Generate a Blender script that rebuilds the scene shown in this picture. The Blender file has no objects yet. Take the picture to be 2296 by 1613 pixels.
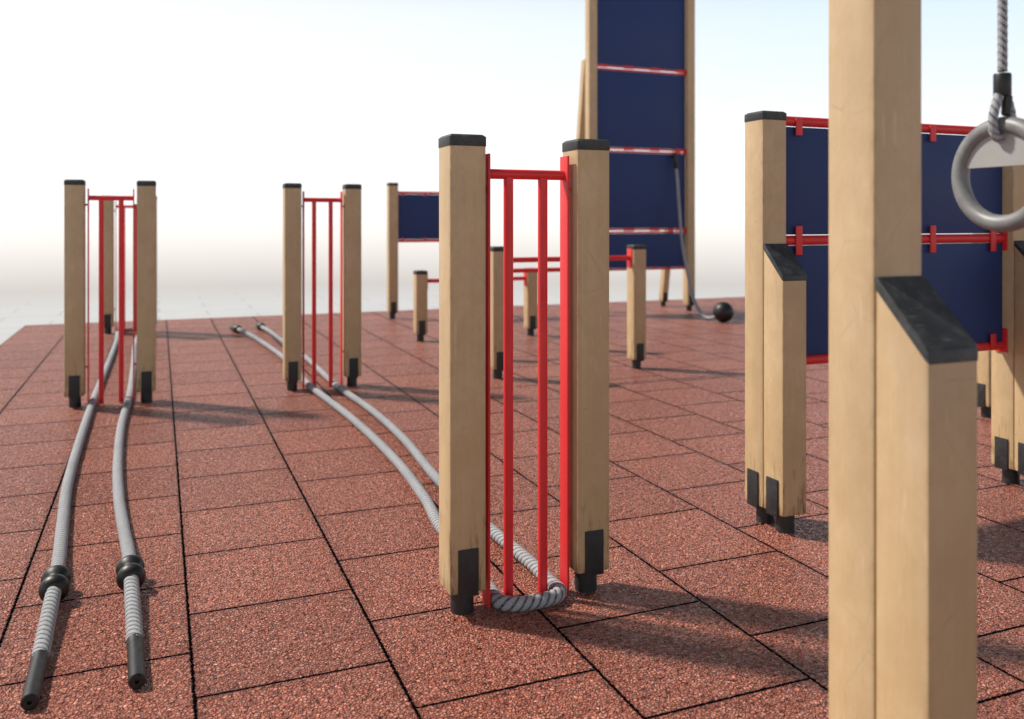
import bpy, bmesh, math, random
from mathutils import Vector, Matrix
random.seed(4)
C = bpy.context.scene.collection
PI = math.pi
R = math.radians

# ------------------------------------------------------------------ camera frame (world X/Y = tile directions)
CAM_H, YAW = 1.2, R(22)
FPX, CX, HY = 1959.0, 1148.0, 494.0
def ground(px, py, z=0.0):
    d = FPX*(CAM_H-z)/(py-HY); x = (px-CX)/FPX*d
    return Vector((x*math.cos(YAW)+d*math.sin(YAW), -x*math.sin(YAW)+d*math.cos(YAW), z))
def depth(px, d, z):
    x = (px-CX)/FPX*d
    return Vector((x*math.cos(YAW)+d*math.sin(YAW), -x*math.sin(YAW)+d*math.cos(YAW), z))

# ------------------------------------------------------------------ node helpers
class NT:
    def __init__(s, name):
        s.m = bpy.data.materials.new(name); s.m.use_nodes = True
        s.t = s.m.node_tree; s.b = s.t.nodes['Principled BSDF']
    def n(s, typ, **kw):
        nd = s.t.nodes.new(typ)
        for k, v in kw.items(): setattr(nd, k, v)
        return nd
    def l(s, a, b): s.t.links.new(a, b)
    def put(s, sock, v):
        if isinstance(v, bpy.types.NodeSocket): s.l(v, sock)
        else: sock.default_value = v
    def math(s, op, a, b=None, c=None, clamp=False):
        nd = s.n('ShaderNodeMath', operation=op, use_clamp=clamp)
        s.put(nd.inputs[0], a)
        if b is not None: s.put(nd.inputs[1], b)
        if c is not None: s.put(nd.inputs[2], c)
        return nd.outputs[0]
    def coord(s, which='Object'):
        return s.n('ShaderNodeTexCoord').outputs[which]
    def mapping(s, vec, scale=(1,1,1), loc=(0,0,0)):
        nd = s.n('ShaderNodeMapping'); s.l(vec, nd.inputs['Vector'])
        nd.inputs['Scale'].default_value = scale
        s.put(nd.inputs['Location'], loc)
        return nd.outputs[0]
    def noise(s, vec, scale, detail=3, rough=.55, out='Fac'):
        nd = s.n('ShaderNodeTexNoise'); s.l(vec, nd.inputs['Vector'])
        nd.inputs['Scale'].default_value = scale; nd.inputs['Detail'].default_value = detail
        nd.inputs['Roughness'].default_value = rough
        return nd.outputs[out]
    def voro(s, vec, scale, feature='F1', out='Distance'):
        nd = s.n('ShaderNodeTexVoronoi', feature=feature); s.l(vec, nd.inputs['Vector'])
        nd.inputs['Scale'].default_value = scale
        return nd.outputs[out]
    def rng(s, v, a, b, c=0., d=1., smooth=False):
        nd = s.n('ShaderNodeMapRange', clamp=True)
        if smooth: nd.interpolation_type = 'SMOOTHSTEP'
        s.l(v, nd.inputs['Value'])
        for i, k in zip(('From Min','From Max','To Min','To Max'), (a,b,c,d)): nd.inputs[i].default_value = k
        return nd.outputs['Result']
    def mix(s, f, a, b, blend='MIX'):
        nd = s.n('ShaderNodeMix', data_type='RGBA', blend_type=blend)
        s.put(nd.inputs[0], f)
        s.put(nd.inputs[6], a if not isinstance(a, tuple) else (*a[:3],1))
        s.put(nd.inputs[7], b if not isinstance(b, tuple) else (*b[:3],1))
        return nd.outputs[2]
    def bump(s, h, strength, dist, normal=None):
        nd = s.n('ShaderNodeBump'); s.l(h, nd.inputs['Height'])
        nd.inputs['Strength'].default_value = strength; nd.inputs['Distance'].default_value = dist
        if normal is not None: s.l(normal, nd.inputs['Normal'])
        return nd.outputs[0]
    def fin(s, col=None, rough=None, normal=None, metal=None, spec=None):
        for k, v in (('Base Color',col),('Roughness',rough),('Normal',normal),('Metallic',metal),('Specular IOR Level',spec)):
            if v is None: continue
            if k == 'Base Color' and isinstance(v, tuple): v = (*v[:3],1)
            s.put(s.b.inputs[k], v)
        return s.m

# ------------------------------------------------------------------ materials
def mat_wood():
    s = NT('pale_timber')
    co = s.coord()
    rnd = s.n('ShaderNodeObjectInfo').outputs['Random']
    off = s.n('ShaderNodeCombineXYZ')
    for i, k in enumerate((17., 31., 9.)): s.l(s.math('MULTIPLY', rnd, k), off.inputs[i])
    v = s.n('ShaderNodeVectorMath', operation='ADD'); s.l(co, v.inputs[0]); s.l(off.outputs[0], v.inputs[1]); v = v.outputs[0]
    grain = s.noise(s.mapping(v, (70,70,3.2)), 1.0, 6, .65)
    blot = s.noise(s.mapping(v, (1,1,.7)), 13.0, 6, .72)
    big = s.noise(s.mapping(v, (1,1,.5)), 3.2, 3, .5)
    fine = s.noise(v, 160, 2)
    col = s.mix(s.rng(grain, .25, .75), (.485,.338,.188), (.560,.402,.232))
    col = s.mix(s.rng(blot, .40, .66, 0., .75), col, (.625,.465,.290))
    col = s.mix(s.rng(big, .42, .65, 0., .45), col, (.44,.310,.176))
    grey = s.noise(s.mapping(v, (9,9,2.5), (4,2,7)), 1., 5, .7)
    col = s.mix(s.rng(grey, .52, .72, 0., .30), col, (.40,.33,.24))
    crack = s.voro(s.mapping(v, (1,1,.55)), 9, 'DISTANCE_TO_EDGE')
    cm = s.math('MULTIPLY', s.rng(crack, 0., .012, 1., 0.), s.rng(blot, .48, .60))
    col = s.mix(s.math('MULTIPLY', cm, .42), col, (.31,.22,.12))
    sc = s.noise(s.mapping(v, (60,60,7)), 1., 2, .5)
    col = s.mix(s.math('MULTIPLY', s.rng(sc, .68, .75), .3), col, (.72,.59,.43))
    sep = s.n('ShaderNodeSeparateXYZ'); s.l(co, sep.inputs[0]); z = sep.outputs[2]
    streak = s.noise(s.mapping(v, (60,60,7.5)), 1.0, 6, .74)
    low = s.rng(z, .65, .08, .12, 1., True)
    thr = s.math('SUBTRACT', .74, s.math('MULTIPLY', low, .25))
    dirt = s.math('MULTIPLY', s.math('SUBTRACT', streak, thr), 8., clamp=True)
    dirt = s.math('MULTIPLY', dirt, low)
    # worn, grubby arrises
    ax = s.math('ABSOLUTE', sep.outputs[0]); ay = s.math('ABSOLUTE', sep.outputs[1])
    arr = s.rng(s.math('MINIMUM', ax, ay), .045, .057, 0., 1.)
    an = s.math('MULTIPLY', arr, s.rng(s.noise(s.mapping(v, (30,30,14)), 1., 5, .7), .46, .66))
    col = s.mix(s.math('MULTIPLY', an, .5), col, (.28,.18,.09))
    yel = s.rng(z, 1.0, .1, 0., .5, True)
    col = s.mix(yel, col, s.mix(.5, col, (.54,.365,.155)))  # warm bounce light from the floor, tinted into the lower timber
    col = s.mix(s.math('MULTIPLY', dirt, .68), col, (.16,.09,.04))
    edge = s.math('MULTIPLY', s.rng(z, .115, .075, 0., 1.), s.rng(streak, .36, .60))
    col = s.mix(s.math('MULTIPLY', edge, .75), col, (.14,.08,.04))
    nrm = s.bump(grain, .1, .003); nrm = s.bump(fine, .12, .002, nrm)
    return s.fin(col, s.rng(blot, .3, .7, .44, .66), nrm, spec=.4)

def mat_plastic(name, base, rough=.45, worn=(.16,.165,.17), amt=1.):
    s = NT(name); co = s.coord()
    rnd = s.n('ShaderNodeObjectInfo').outputs['Random']
    mp = s.mapping(co, (1,1,1)); mpn = mp.node
    cb = s.n('ShaderNodeCombineXYZ'); s.l(s.math('MULTIPLY', rnd, 13.), cb.inputs[0]); s.l(cb.outputs[0], mpn.inputs['Location'])
    a = s.noise(mp, 28, 6, .7); b = s.noise(s.mapping(mp, (190,16,70)), 1., 3, .6); b2 = s.noise(s.mapping(mp, (18,170,55)), 1., 3, .6); f = s.noise(mp, 420, 2)
    col = s.mix(s.math('MULTIPLY', s.rng(a, .45, .72), .4*amt), base, worn)
    sc = s.math('MAXIMUM', s.rng(b, .64, .70), s.rng(b2, .64, .70))
    col = s.mix(s.math('MULTIPLY', sc, .5*amt), col, worn)
    nrm = s.bump(f, .12, .001); nrm = s.bump(a, .15, .003, nrm)
    return s.fin(col, s.rng(a, .3, .7, rough-.07, rough+.14), nrm)

def mat_paint(name, base, dark, rough=.38):
    s = NT(name); co = s.coord()
    a = s.noise(co, 9, 4); f = s.noise(co, 260, 2)
    col = s.mix(s.rng(a, .3, .7), base, dark)
    return s.fin(col, s.rng(a, .3, .7, rough-.05, rough+.12), s.bump(f, .06, .001))

def mat_panel():
    s = NT('navy_panel'); co = s.coord()
    a = s.noise(co, 3.5, 4); f = s.noise(co, 330, 2); d = s.voro(co, 210)
    col = s.mix(s.rng(a, .3, .7), (.013,.032,.130), (.018,.043,.160))
    col = s.mix(s.math('MULTIPLY', s.rng(f, .5, .68), .45), col, (.045,.085,.22))
    return s.fin(col, s.rng(a, .3, .7, .5, .65), s.bump(d, .25, .001), spec=.35)

def mat_rope():
    s = NT('grey_rope'); co = s.coord()
    at = s.n('ShaderNodeAttribute', attribute_name='strand').outputs['Fac']
    f = s.noise(co, 260, 3, .7); a = s.noise(co, 5, 3)
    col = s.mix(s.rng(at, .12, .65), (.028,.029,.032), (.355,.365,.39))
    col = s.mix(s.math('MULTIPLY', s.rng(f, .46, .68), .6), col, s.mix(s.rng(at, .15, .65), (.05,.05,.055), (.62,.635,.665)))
    col = s.mix(s.math('MULTIPLY', s.rng(a, .45, .75), .3), col, (.16,.16,.175))
    return s.fin(col, .85, s.bump(f, .6, .003), spec=.2)

def mat_rubber_floor():
    s = NT('red_rubber_granules'); co = s.coord()
    sep = s.n('ShaderNodeSeparateXYZ'); s.l(co, sep.inputs[0])
    x, y = sep.outputs[0], sep.outputs[1]
    w1 = s.math('MULTIPLY', s.math('SUBTRACT', s.noise(co, 75, 3, .7), .5), .016)
    w2 = s.math('MULTIPLY', s.math('SUBTRACT', s.noise(s.mapping(co, (1,1,1), (5,3,1)), 75, 3, .7), .5), .012)
    cx = s.math('DIVIDE', s.math('SUBTRACT', x, .083), .5)
    col_i = s.math('FLOOR', cx)
    dv0 = s.math('MULTIPLY', s.math('ABSOLUTE', s.math('SUBTRACT', s.math('FRACT', s.math('ADD', cx, .5)), .5)), .5)
    par = s.math('MULTIPLY', s.math('FLOORED_MODULO', col_i, 2.), .5)
    ry = s.math('ADD', s.math('DIVIDE', s.math('SUBTRACT', y, .33), .5), par)
    row_i = s.math('FLOOR', ry)
    du0 = s.math('MULTIPLY', s.math('ABSOLUTE', s.math('SUBTRACT', s.math('FRACT', s.math('ADD', ry, .5)), .5)), .5)
    dv = s.math('ADD', dv0, w1); du = s.math('ADD', du0, w2)
    j1 = s.rng(dv, .0034, .0056, 1., 0.); j2 = s.rng(du, .0034, .0058, 1., 0.)
    joint = s.math('MAXIMUM', j1, j2)
    near = s.rng(s.math('MINIMUM', dv, du), .004, .04, 1., 0., True)
    wn = s.n('ShaderNodeTexWhiteNoise', noise_dimensions='2D')
    cb = s.n('ShaderNodeCombineXYZ'); s.l(col_i, cb.inputs[0]); s.l(row_i, cb.inputs[1]); s.l(cb.outputs[0], wn.inputs['Vector'])
    tile = wn.outputs['Value']
    big = s.noise(co, 2.6, 4, .6); med = s.noise(co, 22, 4, .65)
    pit = s.noise(co, 62, 3, .6)
    # granules: cells with irregular dark crevices
    wob = s.n('ShaderNodeVectorMath', operation='MULTIPLY_ADD')
    s.l(s.noise(co, 110, 2, .6, 'Color'), wob.inputs[0]); wob.inputs[1].default_value = (.009,.009,0); s.l(co, wob.inputs[2])
    gv = wob.outputs[0]
    nd = s.n('ShaderNodeTexVoronoi', feature='F1'); s.l(gv, nd.inputs['Vector']); nd.inputs['Scale'].default_value = 98
    vc = nd.outputs['Color']
    ve = s.voro(gv, 98, 'DISTANCE_TO_EDGE')
    sc = s.n('ShaderNodeSeparateColor'); s.l(vc, sc.inputs[0])
    col = s.mix(s.rng(big, .3, .7), (.47,.116,.066), (.66,.188,.112))
    col = s.mix(s.math('MULTIPLY', tile, .9), col, (.38,.088,.050))
    col = s.mix(s.rng(med, .35, .7, 0., .4), col, (.70,.235,.150))
    col = s.mix(s.rng(sc.outputs[0], .3, 1., 0., .6), col, (.84,.37,.265))  # granule highlights painted in as paler pink cells
    col = s.mix(s.math('MULTIPLY', near, .35), col, (.29,.064,.038))
    crev = s.math('MULTIPLY', s.rng(ve, .015, .17, 1., 0.), s.rng(pit, .36, .58, .2, 1.))
    crev = s.math('MAXIMUM', crev, s.rng(pit, .60, .68, 0., .8))
    col = s.mix(crev, col, (.055,.011,.007))
    col = s.mix(joint, col, (.005,.003,.003))
    h = s.math('SUBTRACT', s.rng(ve, 0., .3), s.math('MULTIPLY', joint, 2.))
    h = s.math('ADD', h, s.math('MULTIPLY', sc.outputs[2], 1.))
    h = s.math('SUBTRACT', h, s.rng(pit, .55, .70, 0., 1.4))
    nrm = s.bump(h, .95, .0075)
    nrm = s.bump(med, .45, .009, nrm)
    spec = s.math('MULTIPLY', s.math('SUBTRACT', 1., s.math('MAXIMUM', joint, s.math('MULTIPLY', crev, .8))), .65)
    return s.fin(col, s.rng(sc.outputs[2], 0., 1., .26, .7), nrm, spec=spec)

def mat_ground():
    s = NT('pale_paving'); co = s.coord()
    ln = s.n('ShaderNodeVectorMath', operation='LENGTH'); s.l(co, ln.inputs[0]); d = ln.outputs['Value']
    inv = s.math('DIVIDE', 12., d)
    br = s.n('ShaderNodeTexBrick'); s.l(co, br.inputs['Vector']); br.offset = .5
    br.inputs['Scale'].default_value = 1.; br.inputs['Brick Width'].default_value = 1.2; br.inputs['Row Height'].default_value = .6
    br.inputs['Mortar Size'].default_value = .016
    a = s.noise(co, 1.3, 5, .6); b = s.noise(co, 40, 3)
    col = s.mix(s.rng(a, .3, .7), (.50,.522,.545), (.54,.562,.585))
    col = s.mix(s.rng(b, .4, .7, 0., .2), col, (.45,.46,.48))
    col = s.mix(s.math('MULTIPLY', br.outputs['Fac'], .45), col, (.31,.32,.33))
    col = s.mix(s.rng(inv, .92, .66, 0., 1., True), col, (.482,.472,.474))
    col = s.mix(s.rng(inv, .70, .02, 0., 1.), col, (.80,.80,.80))  # distance haze painted into the paving colour, whitening toward the horizon
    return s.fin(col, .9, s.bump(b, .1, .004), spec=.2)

def mat_metal():
    s = NT('satin_grey_metal'); co = s.coord(); a = s.noise(co, 40, 5); f = s.noise(co, 500, 2)
    return s.fin(s.mix(s.rng(a, .3, .7), (.165,.167,.172), (.235,.237,.242)), s.rng(a, .3, .7, .42, .58), s.bump(f, .1, .001), metal=.15)

WOOD = mat_wood()
BLACK = mat_plastic('dark_plastic', (.026,.029,.032), .5, (.12,.13,.135))
STEEL = mat_plastic('dark_steel', (.018,.019,.021), .5, (.06,.06,.062))
RUBBER = mat_plastic('black_rubber', (.008,.0085,.009), .42, (.016,.016,.017), .6)
RED = mat_paint('red_paint', (.74,.030,.034), (.66,.024,.030), .45)
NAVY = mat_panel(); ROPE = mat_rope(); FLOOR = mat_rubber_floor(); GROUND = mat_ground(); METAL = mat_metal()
GREYP = mat_paint('grey_plate', (.36,.358,.355), (.31,.308,.305), .5)

# ------------------------------------------------------------------ mesh helpers
def rrect(hx, hy, r, z, n=3):
    pts = []
    for cx, cy, a0 in ((hx-r,hy-r,0),(-hx+r,hy-r,90),(-hx+r,-hy+r,180),(hx-r,-hy+r,270)):
        for k in range(n):
            a = R(a0+90*k/(n-1)); pts.append(Vector((cx+r*math.cos(a), cy+r*math.sin(a), z)))
    return pts
def loft(bm, rings, close=True):
    vs = [[bm.verts.new(p) for p in ring] for ring in rings]
    n = len(vs[0])
    for a, b in zip(vs, vs[1:]):
        for i in range(n): bm.faces.new((a[i], a[(i+1)%n], b[(i+1)%n], b[i]))
    if close:
        bm.faces.new(list(reversed(vs[0]))); bm.faces.new(vs[-1])
    return vs
def frame(t):
    t = t.normalized(); up = Vector((0,0,1)) if abs(t.z) < .95 else Vector((0,1,0))
    a = t.cross(up).normalized(); return a, a.cross(t).normalized()
def tube(bm, p0, p1, r, seg=20):
    p0, p1 = Vector(p0), Vector(p1); t = (p1-p0).normalized(); a, b = frame(t)
    def ring(p, rr): return [p + a*rr*math.cos(2*PI*i/seg) - b*rr*math.sin(2*PI*i/seg) for i in range(seg)]
    loft(bm, [ring(p0, r), ring(p1, r)])
def lathe(bm, p, t, prof, seg=24):
    t = t.normalized(); a, b = frame(t)
    loft(bm, [[p + t*s + a*r*math.cos(2*PI*i/seg) - b*r*math.sin(2*PI*i/seg) for i in range(seg)] for s, r in prof])
def box(bm, c, size, bev=.002):
    m = bmesh.new(); bmesh.ops.create_cube(m, size=1.)
    for v in m.verts: v.co = Vector((v.co.x*size[0]+c[0], v.co.y*size[1]+c[1], v.co.z*size[2]+c[2]))
    if bev: bmesh.ops.bevel(m, geom=m.edges[:], offset=bev, segments=2, affect='EDGES', profile=.6)
    tmp = bpy.data.meshes.new('tmp'); m.to_mesh(tmp); bm.from_mesh(tmp); bpy.data.meshes.remove(tmp); m.free()
def obj(name, bm, mat, parent=None, loc=(0,0,0), smooth=True, ang=38):
    bmesh.ops.recalc_face_normals(bm, faces=bm.faces[:])
    me = bpy.data.meshes.new(name); bm.to_mesh(me); bm.free()
    me.materials.append(mat)
    if smooth:
        for p in me.polygons: p.use_smooth = True
        me.set_sharp_from_angle(angle=R(ang))
    o = bpy.data.objects.new(name, me); C.objects.link(o); o.location = loc
    if parent: o.parent = parent
    return o
def thing(name, label, cat, loc=(0,0,0), group=None):
    o = bpy.data.objects.new(name, None); C.objects.link(o); o.location = loc
    o.empty_display_size = .1
    o['label'] = label; o['category'] = cat
    if group: o['group'] = group
    return o
def copy_tree(o, parent=None):
    c = o.copy(); C.objects.link(c); c.parent = parent
    for ch in list(o.children): copy_tree(ch, c)
    return c

S = .116; HS = S/2
def foot(parent, z0, side):
    bm = bmesh.new(); tube(bm, (0,0,0), (0,0,z0+.02), .036, 24); obj('foot_pipe', bm, STEEL, parent)
    bm = bmesh.new()
    if side == 'front': box(bm, (0,-HS-.0025,z0+.062), (.064,.007,.142), .0015)
    else: box(bm, (-HS-.0025,0,z0+.062), (.007,.066,.142), .0015)
    obj('foot_bracket', bm, STEEL, parent)
def post(parent, x, y, h, side='front', z0=.075):
    bm = bmesh.new(); top = h-.03
    loft(bm, [rrect(HS-.003,HS-.003,.006,z0), rrect(HS,HS,.007,z0+.003), rrect(HS,HS,.007,top)])
    p = obj('post', bm, WOOD, parent, (x,y,0))
    bm = bmesh.new()
    e = HS+.0014
    loft(bm, [rrect(e-.0006,e-.0006,.005,h-.036), rrect(e,e,.006,h-.035), rrect(e,e,.006,h-.008), rrect(e-.001,e-.001,.006,h-.0065), rrect(e-.0085,e-.0085,.004,h-.0008), rrect(e-.0105,e-.0105,.004,h)])
    obj('cap', bm, BLACK, p, ang=25); foot(p, z0, side)
    return p
def brace(parent, x, y, zh, zl, side='side', z0=.075):
    # short post with a sloping top, high against the tall post (+y), low at -y
    bm = bmesh.new(); rng = rrect(HS-.001,HS,.007,0)
    sl = lambda yy: zl+(zh-zl)*(yy+HS)/S
    loft(bm, [[Vector((q.x*.95,q.y*.95,z0)) for q in rng], [Vector((q.x,q.y,z0+.003)) for q in rng], [Vector((q.x,q.y,sl(q.y)-.002)) for q in rng]])
    p = obj('brace_post', bm, WOOD, parent, (x,y,0))
    bm = bmesh.new()
    e = HS+.0003
    rr = [q for q in rrect(e,e,.006,0)]
    for q in rr: q.y = min(q.y, HS-.001)
    loft(bm, [[Vector((q.x,q.y,sl(q.y)-.014)) for q in rr], [Vector((q.x,q.y,sl(q.y)+.005)) for q in rr], [Vector((q.x*.96,q.y*.96,sl(q.y*.96)+.008)) for q in rr]])
    obj('sloped_cap', bm, BLACK, p, ang=25); foot(p, z0, side)
    return p

# ------------------------------------------------------------------ setting
GZ = -.03
bm = bmesh.new()
rad = [0, 6, 14, 30, 60, 120, 260, 600, 2500]; SEG = 48
rows = []
for r in rad[1:]: rows.append([bm.verts.new((r*math.cos(2*PI*i/SEG), r*math.sin(2*PI*i/SEG), GZ)) for i in range(SEG)])
bm.faces.new(rows[0])
for a, b in zip(rows, rows[1:]):
    for i in range(SEG): bm.faces.new((a[i], b[i], b[(i+1)%SEG], a[(i+1)%SEG]))
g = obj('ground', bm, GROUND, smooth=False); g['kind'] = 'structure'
g['label'] = 'pale paving with painted haze beyond the red rubber floor'
bm = bmesh.new()
x0, x1, y0, y1 = -1.417, 12.083, -4.17, 11.33
box(bm, ((x0+x1)/2,(y0+y1)/2,-.016), (x1-x0,y1-y0,.032), .004)
f = obj('rubber_floor', bm, FLOOR, smooth=False); f['kind'] = 'structure'
f['label'] = 'red rubber granule tile floor'

# ------------------------------------------------------------------ rope gates
GR_GATE = 'two-post rope gates with red bars'
gate = thing('rope_gate', 'large nearest two-post gate with red bars and grey rope looped round their base', 'gate', (1.077,2.55,0), GR_GATE)
HX = .2125
for sx in (-1, 1): post(gate, sx*HX, 0, 1.46)
IX = HX-HS-.020                      # side plates stand off the posts on short spacers
for sx in (-1, 1):
    bm = bmesh.new(); box(bm, (sx*IX,-.004,.705), (.007,.056,1.40), .001); sp_ = obj('side_plate', bm, RED, gate)
    for zz in (.25, 1.30):
        bm = bmesh.new(); tube(bm, (sx*(IX+.0035),.012,zz), (sx*(HX-HS),.012,zz), .006, 14); obj('spacer', bm, RED, sp_)
bm = bmesh.new(); tube(bm, (-(IX-.003),0,1.344), (IX-.003,0,1.344), .0155); obj('crossbar', bm, RED, gate)
for sx in (-1, 1):
    bm = bmesh.new(); tube(bm, (sx*.059,0,.008), (sx*.059,0,1.334), .0155); obj('upright_bar', bm, RED, gate)
for loc, lab in (((1.085,6.31,0), 'middle-distance two-post red-barred gate standing astride the long rope, just left of the picture centre'),
                 ((-.289,6.27,0), 'leftmost two-post red-barred gate in front, astride the rope with black end grips'),
                 ((-.29,10.19,0), 'far two-post red-barred gate at the back left, mostly hidden behind the leftmost gate')):
    c = copy_tree(gate); c.location = loc; c['label'] = lab

# ------------------------------------------------------------------ hurdles
GR_H = 'low two-post hurdles of rising height'
def hurdle(x, y, h, span, lab):
    t = thing('hurdle', lab, 'hurdle', (x,y,0), GR_H)
    for sx in (-1, 1): post(t, sx*span/2, 0, h)
    zb = h-.105
    for sx in (-1, 1):
        bm = bmesh.new(); box(bm, (sx*(span/2-HS-.0045),0,zb), (.007,.075,.15), .001); obj('end_plate', bm, RED, t)
    bm = bmesh.new(); tube(bm, (-(span/2-HS-.007),0,zb), (span/2-HS-.007,0,zb), .02); obj('crossbar', bm, RED, t)
hurdle(3.0, 8.377, .70, 1.19, 'lowest and farthest of the three wooden hurdles with a red bar')
hurdle(2.993, 7.285, .85, 1.205, 'middle wooden hurdle with a red bar, its posts mostly hidden behind the nearest gate')
hurdle(2.987, 6.19, 1.0, 1.205, 'tallest and nearest of the three wooden hurdles with a red bar')

# ------------------------------------------------------------------ panel frames
def rail(parent, xa, xb, y, z, tabs, up, down, r=.02, ph=.11, th=.058, tw=.032):
    bm = bmesh.new(); tube(bm, (xa+.006,y,z), (xb-.006,y,z), r); rl = obj('rail', bm, RED, parent)
    for tx in tabs:
        za = z-th if down else z-.012; zb = z+th if up else z+.012
        bm = bmesh.new(); box(bm, (tx,y-r-.0025,(za+zb)/2), (tw,.006,zb-za), .001); obj('clamp', bm, RED, rl)
    pz = z if up and down else (z+.025 if up else z-.03)
    for px in (xa+.0035, xb-.0035):
        bm = bmesh.new(); box(bm, (px,y,pz), (.007,.06,ph), .001); obj('end_plate', bm, RED, rl)
def panel(parent, xa, xb, y, za, zb):
    bm = bmesh.new(); box(bm, ((xa+xb)/2,y,(za+zb)/2), (xb-xa,.018,zb-za), .002); return obj('panel', bm, NAVY, parent)

W = 1.375
t = thing('panel_wall', 'low wall of two navy panels with red rails at right, behind the tall foreground post', 'climbing wall', (2.245,2.856,0))
for x in (0, W):
    post(t, x, 0, 1.63, 'side'); brace(t, x, -S-.0015, 1.103, .983, 'side')
xa, xb = HS, W-HS
tabs = [.148, .51, .872, W-.14]
zs = (1.600, 1.118, .630)
rail(t, xa, xb, 0, zs[0], tabs, False, True); rail(t, xa, xb, 0, zs[1], tabs, True, True); rail(t, xa, xb, 0, zs[2], tabs, True, False)
panel(t, xa+.008, xb-.008, 0, zs[1]+.023, zs[0]-.0235); panel(t, xa+.008, xb-.008, 0, zs[2]+.021, zs[1]-.021)

WB = 1.10
t = thing('panel_frame', 'distant two-post frame holding one raised navy panel, left of the nearest gate', 'frame', (2.636,10.41,0))
for x in (0, WB): post(t, x, 0, 1.655)
tb = [.12, .41, .69, .98]
rail(t, HS, WB-HS, 0, 1.535, tb, False, True, th=.04, r=.017); rail(t, HS, WB-HS, 0, .945, tb, True, False, th=.04, r=.017)
panel(t, HS+.012, WB-HS-.012, 0, .965, 1.515)

WT = 1.453
t = thing('climbing_tower', 'tall navy panelled climbing tower with red rails, rising out of the picture', 'climbing tower', (5.07,9.873,0))
for x in (0, WT):
    post(t, x, 0, 4.45)
    bm = bmesh.new()
    p0, p1 = Vector((0,.0,.075)), Vector((0,-.50,3.25)); w = .045
    loft(bm, [[p0+Vector((a*w,b*w,0)) for a,b in ((-1,-1),(1,-1),(1,1),(-1,1))], [p1+Vector((a*w,b*w,0)) for a,b in ((-1,-1),(1,-1),(1,1),(-1,1))]])
    lg = obj('back_leg', bm, WOOD, t, (x,.64,0)); foot(lg, .075, 'front')
tt = [.148, .534, .919, WT-.148]
lv = [.555, 1.06, 2.10, 3.145, 4.19]
for i, z in enumerate(lv):
    if i == 0: rail(t, HS, WT-HS, 0, z+.012, tt, True, False, .014, .07, .030, .05)
    else:
        rail(t, HS, WT-HS, 0, z+.0185, tt, True, True, .0125, .05, .020, .15)
        rail(t, HS, WT-HS, 0, z-.0185, [], True, True, .0125, .05)
for i, (a, b) in enumerate(zip(lv, lv[1:])): panel(t, HS+.008, WT-HS-.008, 0, a+(.033 if i else .028), b-.033)

# ------------------------------------------------------------------ ring frame and ring
t = thing('ring_frame', 'very tall square wooden post with short sloped brace post in the right foreground', 'post', (1.227,1.248,0))
WR = 1.5
for x in (0, WR):
    post(t, x, 0, 2.75); brace(t, x, -S-.0015, 1.095, .977, 'side')
bm = bmesh.new(); tube(bm, (HS,0,2.55), (WR-HS,0,2.55), .022); obj('crossbar', bm, RED, t)

# low bar behind the wall
t = thing('low_bar', 'wooden post foot showing under the right end of the navy panel wall', 'post', (4.685,3.855,0))
for x in (0, 1.2): post(t, x, 0, 1.46, 'side')
bm = bmesh.new(); tube(bm, (HS,0,1.3), (1.2-HS,0,1.3), .02); obj('crossbar', bm, RED, t)

# ------------------------------------------------------------------ ropes
def resample(pts, ds):
    P = [Vector(p) for p in pts]; fine = []
    n = len(P)
    for i in range(n-1):
        p0,p1,p2,p3 = P[max(i-1,0)],P[i],P[i+1],P[min(i+2,n-1)]
        d1 = (p2-p1).length; m1 = (p2-p0)/max((p2-p1).length+(p1-p0).length,1e-6)*d1; m2 = (p3-p1)/max((p3-p2).length+(p2-p1).length,1e-6)*d1
        k = 24
        for j in range(k):
            u = j/k
            fine.append(p1*(2*u**3-3*u**2+1)+m1*(u**3-2*u**2+u)+p2*(-2*u**3+3*u**2)+m2*(u**3-u**2))
    fine.append(P[-1].copy())
    out = [fine[0]]; acc = 0
    for a, b in zip(fine, fine[1:]):
        L = (b-a).length
        while acc+L >= ds:
            k = (ds-acc)/L; a = a+(b-a)*k; L = (b-a).length; out.append(a.copy()); acc = 0
        acc += L
    if (out[-1]-fine[-1]).length > ds*.3: out.append(fine[-1])
    return out
def rope_mesh(name, path, r, parent, N=18, pitch=.076, lobes=3, depth=.22):
    me = bpy.data.meshes.new(name); V, F, A = [], [], []
    t0 = (path[1]-path[0]).normalized(); a, b = frame(t0); s = 0
    for i, p in enumerate(path):
        t = (path[min(i+1,len(path)-1)]-path[max(i-1,0)]).normalized()
        a = (a-t*a.dot(t)).normalized(); b = a.cross(t)
        if i: s += (p-path[i-1]).length
        for k in range(N):
            th = 2*PI*k/N; lo = abs(math.cos(lobes/2*(th-2*PI*s/pitch)))
            rr = r*(1-depth+depth*lo**.7)
            V.append(p+a*rr*math.cos(th)+b*rr*math.sin(th)); A.append(lo)
    for i in range(len(path)-1):
        for k in range(N):
            F.append((i*N+k, (i+1)*N+k, (i+1)*N+(k+1)%N, i*N+(k+1)%N))
    F.append(tuple(range(N))); F.append(tuple(reversed(range((len(path)-1)*N, len(path)*N))))
    me.from_pydata([tuple(v) for v in V], [], F); me.update()
    at = me.attributes.new('strand','FLOAT','POINT'); at.data.foreach_set('value', A)
    for p in me.polygons: p.use_smooth = True
    me.materials.append(ROPE)
    o = bpy.data.objects.new(name, me); C.objects.link(o)
    if parent: o.parent = parent
    return o
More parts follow.
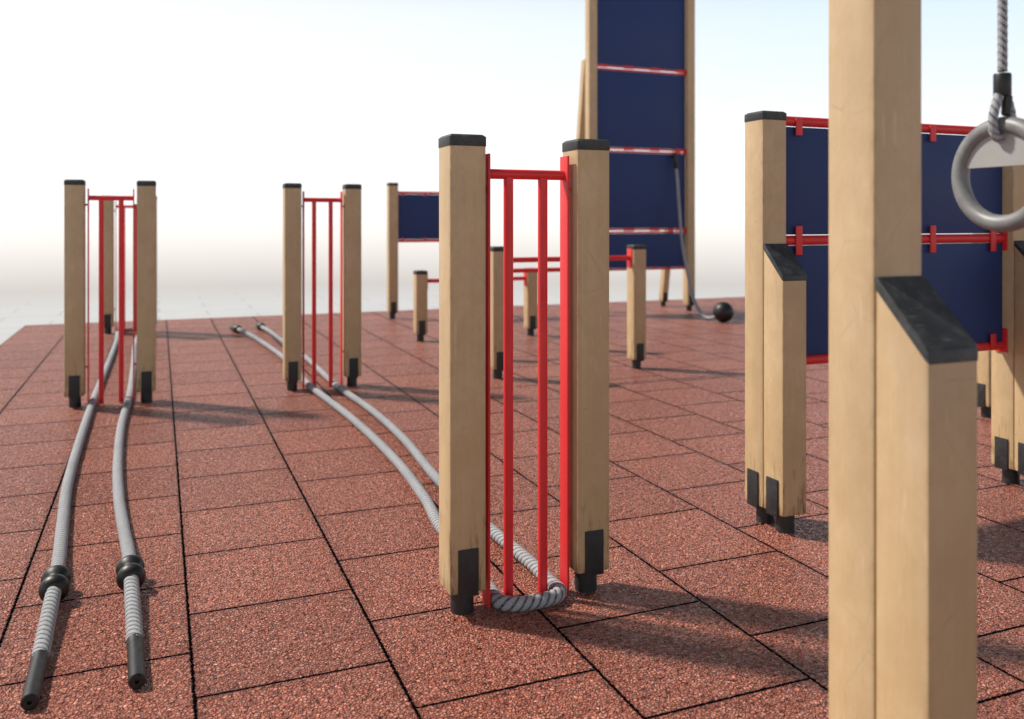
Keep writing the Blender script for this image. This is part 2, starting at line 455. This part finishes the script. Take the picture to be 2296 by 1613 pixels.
KNOB = [(s_*.95, max(r_*.93, .018)) for s_, r_ in [(-.072,.018),(-.072,.026),(-.068,.034),(-.059,.0425),(-.048,.0470),(-.039,.0475),(-.029,.0450),(-.017,.036),(-.008,.0295),(0,.0280),(.008,.0295),(.017,.036),(.029,.0450),(.039,.0475),(.048,.0470),(.059,.0425),(.068,.034),(.072,.026),(.072,.018)]]
def along(path, dist):
    s = 0
    for i in range(len(path)-1):
        L = (path[i+1]-path[i]).length
        if s+L >= dist: return i, path[i], (path[min(i+3,len(path)-1)]-path[max(i-3,0)]).normalized()
        s += L
def training_rope(pts, label, knob, sleeve):
    path = resample(pts, .0065)
    t = thing('training_rope', label, 'rope', (path[len(path)//2].x, path[len(path)//2].y, 0), 'heavy grey training ropes')
    o = -Vector(t.location)
    ia, _, _ = along(path, sleeve-.015); ib, _, _ = along(list(reversed(path)), sleeve-.015)
    core = path[ia:len(path)-ib]
    rope_mesh('rope_strand', [p+o for p in core], .0230, t)
    for pth in (path, list(reversed(path))):
        i, p, d = along(pth, sleeve)
        bm = bmesh.new(); sg = 20
        idx = list(range(0, i+1, 4))
        if idx[-1] != i: idx.append(i)
        q = [pth[k]+o for k in idx]; rings = []
        def rg(pp, tt, rr):
            a, b = frame(tt); return [pp+a*rr*math.cos(2*PI*m/sg)-b*rr*math.sin(2*PI*m/sg) for m in range(sg)]
        dd = (q[1]-q[0]).normalized()
        rings.append(rg(q[0]+dd*.014, dd, .002)); rings.append(rg(q[0]+dd*.013, dd, .0048)); rings.append(rg(q[0]+dd*.001, dd, .0052))
        rings.append(rg(q[0], dd, .0062)); rings.append(rg(q[0], dd, .017)); rings.append(rg(q[0]+dd*.003, dd, .0205))
        for k in range(1, len(q)):
            rings.append(rg(q[k], q[k]-q[k-1], .021 if k < len(q)-1 else .0235))
        rings.append(rg(q[-1]+(q[-1]-q[-2])*.1, q[-1]-q[-2], .018))
        loft(bm, rings); obj('end_sleeve', bm, RUBBER, t)
        i, p, d = along(pth, knob)
        bm = bmesh.new(); lathe(bm, p+o, d, KNOB); obj('grip_knob', bm, RUBBER, t)
RZ = .0230
g3 = lambda L: [ground(px, py, z) for px, py, z in L]
V3 = lambda L: [Vector((x,y,z)) for x,y,z in L]
left1 = g3([(519,735,.022),(545,743,.045),(588,768,RZ),(640,806,RZ),(690,861,RZ),(795,944,RZ),(890,1036,RZ),(955,1122,RZ),(985,1178,RZ)])
bend1 = V3([(.986,2.80,RZ),(.975,2.57,RZ),(.974,2.515,RZ),(1.008,2.482,RZ),(1.078,2.472,RZ),(1.146,2.482,RZ),(1.180,2.515,RZ),(1.179,2.57,RZ),(1.183,2.75,RZ)])
right1 = g3([(1100,1188,RZ),(985,1080,RZ),(905,985,RZ),(835,922,RZ),(752,863,RZ),(690,806,RZ),(640,770,RZ),(602,742,.045),(577,729,.022)])
training_rope(left1+bend1+right1, 'longer grey rope looped round the bars of the nearest gate', .30, .17)
left2 = g3([(66,1576,.021),(90,1474,.022),(107,1390,.034),(125,1303,.045),(134,1240,.028),(140,1180,RZ),(152,1085,RZ),(188,960,RZ),(215,884,RZ),(247,805,RZ),(262,763,RZ)])
bend2 = V3([(-.400,10.1,RZ),(-.398,10.19,RZ),(-.375,10.245,RZ),(-.33,10.268,RZ),(-.25,10.268,RZ),(-.205,10.245,RZ),(-.182,10.19,RZ),(-.18,10.1,RZ)])
right2 = g3([(303,775,RZ),(300,815,RZ),(291,885,RZ),(272,955,RZ),(264,1040,RZ),(267,1120,RZ),(279,1195,RZ),(288,1240,.030),(293,1284,.045),(297,1350,.034),(302,1430,.022),(307,1530,.021)])
training_rope(left2+bend2+right2, 'grey rope with black end grips in the left foreground, running under the leftmost gate', .70, .24)

# rope with ball on the tower
tip = [depth(1514,11.43,2.03),depth(1519,11.40,1.72),depth(1523,11.32,1.36),depth(1530,11.15,.90),depth(1543,10.98,.50),depth(1556,10.75,.22),depth(1573,10.55,.07),depth(1590,10.40,.035),depth(1610,10.3,.07)]
t = thing('ball_rope', 'rope hanging from the navy tower with a black ball on the floor at its end', 'rope', (tip[-1].x,tip[-1].y,0))
o = -Vector(t.location)
pth = resample(tip, .015)
rope_mesh('rope_strand', [p+o for p in pth], .021, t, N=12)
bm = bmesh.new(); bc = ground(1622,700,.12); bc.z = .12
bmesh.ops.create_uvsphere(bm, u_segments=40, v_segments=24, radius=.12, matrix=Matrix.Translation(bc+o)); obj('ball', bm, RUBBER, t)
bm = bmesh.new(); d = (pth[14]-pth[0]); lathe(bm, pth[0]+o-d.normalized()*.05, d, [(0,.014),(0,.026),(.05,.03),(.2,.028),(.21,.02)]); obj('ferrule', bm, RUBBER, t)
bm = bmesh.new(); lathe(bm, pth[0]+o, Vector((0,1,.12)), [(-.02,.016),(0,.018),(.07,.018)], 16); obj('mount_pin', bm, RUBBER, t)

# gymnastic ring
rc = Vector((1.558,1.248,1.291))
t = thing('gymnastic_ring', 'grey gymnastic ring hanging on a rope at the right edge', 'ring', (rc.x,rc.y,rc.z))
bm = bmesh.new(); RR, rr = .098, .0172
NA, NB = 64, 20
vs = [[bm.verts.new((rr*math.sin(2*PI*j/NB), (RR+rr*math.cos(2*PI*j/NB))*math.sin(2*PI*i/NA), (RR+rr*math.cos(2*PI*j/NB))*math.cos(2*PI*i/NA))) for j in range(NB)] for i in range(NA)]
for i in range(NA):
    for j in range(NB): bm.faces.new((vs[i][j], vs[(i+1)%NA][j], vs[(i+1)%NA][(j+1)%NB], vs[i][(j+1)%NB]))
obj('ring_tube', bm, METAL, t)
bm = bmesh.new(); ri = .088; dz = .016; a0 = math.acos(dz/ri)
seg = [(ri*math.sin(a), ri*math.cos(a)) for a in [a0-2*a0*k/28 for k in range(29)]]
loft(bm, [[Vector((x,y,z)) for y,z in seg] for x in (-.005,.005)]); obj('inner_plate', bm, GREYP, t)
zt = 2.55-rc.z
rope_mesh('hanging_rope', resample([(0,0,.205),(0,0,.6),(0,0,zt)], .005), .0098, t, N=12, pitch=.045)
lp = [(0,0,.170),(.013,0,.150),(.024,0,.120),(.026,0,.098),(.019,0,.077),(0,0,.070),(-.019,0,.077),(-.026,0,.098),(-.024,0,.120),(-.013,0,.150),(0,0,.170)]
rope_mesh('rope_loop', resample(lp, .004), .0098, t, N=12, pitch=.045)
bm = bmesh.new(); lathe(bm, Vector((0,0,.155)), Vector((0,0,1)), [(0,.010),(0,.015),(.003,.0165),(.043,.0165),(.046,.015),(.046,.008)]); obj('ferrule', bm, RUBBER, t)
bm = bmesh.new(); lathe(bm, Vector((.006,-.004,.128)), Vector((0,-.1,1)), [(-.012,.005),(-.008,.009),(.012,.010),(.028,.009),(.03,.004)], 16); obj('clamp_wedge', bm, RUBBER, t)
bm = bmesh.new(); tube(bm, (-.02,0,zt), (.02,0,zt), .028, 24); obj('bar_collar', bm, RUBBER, t)

# ------------------------------------------------------------------ light, sky, camera
SUN_EL = R(48); sd = Vector((-.735,.678,0)).normalized()
sdir = Vector((sd.x*math.cos(SUN_EL), sd.y*math.cos(SUN_EL), math.sin(SUN_EL)))
L = bpy.data.lights.new('sun', 'SUN'); L.energy = 5.0; L.angle = R(4); L.color = (1,.93,.83)
lo = bpy.data.objects.new('sun', L); C.objects.link(lo); lo.rotation_euler = (-sdir).to_track_quat('-Z','Y').to_euler(); lo.location = (0,0,10)
w = bpy.data.worlds.new('World'); bpy.context.scene.world = w; w.use_nodes = True
nt = w.node_tree; bg = nt.nodes['Background']
sky = nt.nodes.new('ShaderNodeTexSky'); sky.sky_type = 'NISHITA'; sky.sun_disc = False
sky.sun_elevation = SUN_EL; sky.sun_rotation = math.atan2(sd.x, sd.y) % (2*PI)
sky.air_density = 1.0; sky.dust_density = 1.0; sky.ozone_density = 1.0
hs = nt.nodes.new('ShaderNodeHueSaturation'); hs.inputs['Saturation'].default_value = .5; hs.inputs['Value'].default_value = .5
nt.links.new(sky.outputs[0], hs.inputs['Color'])
tc = nt.nodes.new('ShaderNodeTexCoord'); sp = nt.nodes.new('ShaderNodeSeparateXYZ'); nt.links.new(tc.outputs['Generated'], sp.inputs[0])
def mr(a, b, c, d, src):
    m = nt.nodes.new('ShaderNodeMapRange'); m.interpolation_type = 'SMOOTHSTEP'; m.clamp = True
    for i, k in zip(('From Min','From Max','To Min','To Max'), (a,b,c,d)): m.inputs[i].default_value = k
    nt.links.new(src, m.inputs['Value']); return m.outputs['Result']
haze = mr(.20, .45, 1., 0., sp.outputs[2])
# haze is whiter toward the sun, faintly blue away from it and higher up
dt = nt.nodes.new('ShaderNodeVectorMath'); dt.operation = 'DOT_PRODUCT'; nt.links.new(tc.outputs['Generated'], dt.inputs[0]); dt.inputs[1].default_value = (-sd.x, -sd.y, 0)
away = mr(-.95, .35, .12, 1., dt.outputs['Value']); hi = mr(.03, .27, 0., 1., sp.outputs[2])
mu = nt.nodes.new('ShaderNodeMath'); mu.operation = 'MULTIPLY'; nt.links.new(away, mu.inputs[0]); nt.links.new(hi, mu.inputs[1])
hm = nt.nodes.new('ShaderNodeMix'); hm.data_type = 'RGBA'; nt.links.new(mu.outputs[0], hm.inputs[0])
hm.inputs[6].default_value = (10.9,10.9,10.9,1); hm.inputs[7].default_value = (7.3,9.1,10.6,1)
mx = nt.nodes.new('ShaderNodeMix'); mx.data_type = 'RGBA'
nt.links.new(haze, mx.inputs[0]); nt.links.new(hs.outputs[0], mx.inputs[6]); nt.links.new(hm.outputs[2], mx.inputs[7])
nt.links.new(mx.outputs[2], bg.inputs['Color'])
bg.inputs['Strength'].default_value = .1
cam = bpy.data.cameras.new('camera'); co = bpy.data.objects.new('camera', cam); C.objects.link(co)
co.location = (0,0,CAM_H); co.rotation_euler = (R(90),0,-YAW)
cam.sensor_width = 36; cam.lens = FPX/2296*36; cam.shift_y = -(806.5-HY)/2296
cam.clip_end = 6000; cam.clip_start = .05
cam.dof.use_dof = True; cam.dof.focus_distance = 2.75; cam.dof.aperture_fstop = 2.6
bpy.context.scene.camera = co
vs_ = bpy.context.scene.view_settings; vs_.view_transform = 'Standard'; vs_.look = 'None'; vs_.exposure = 0
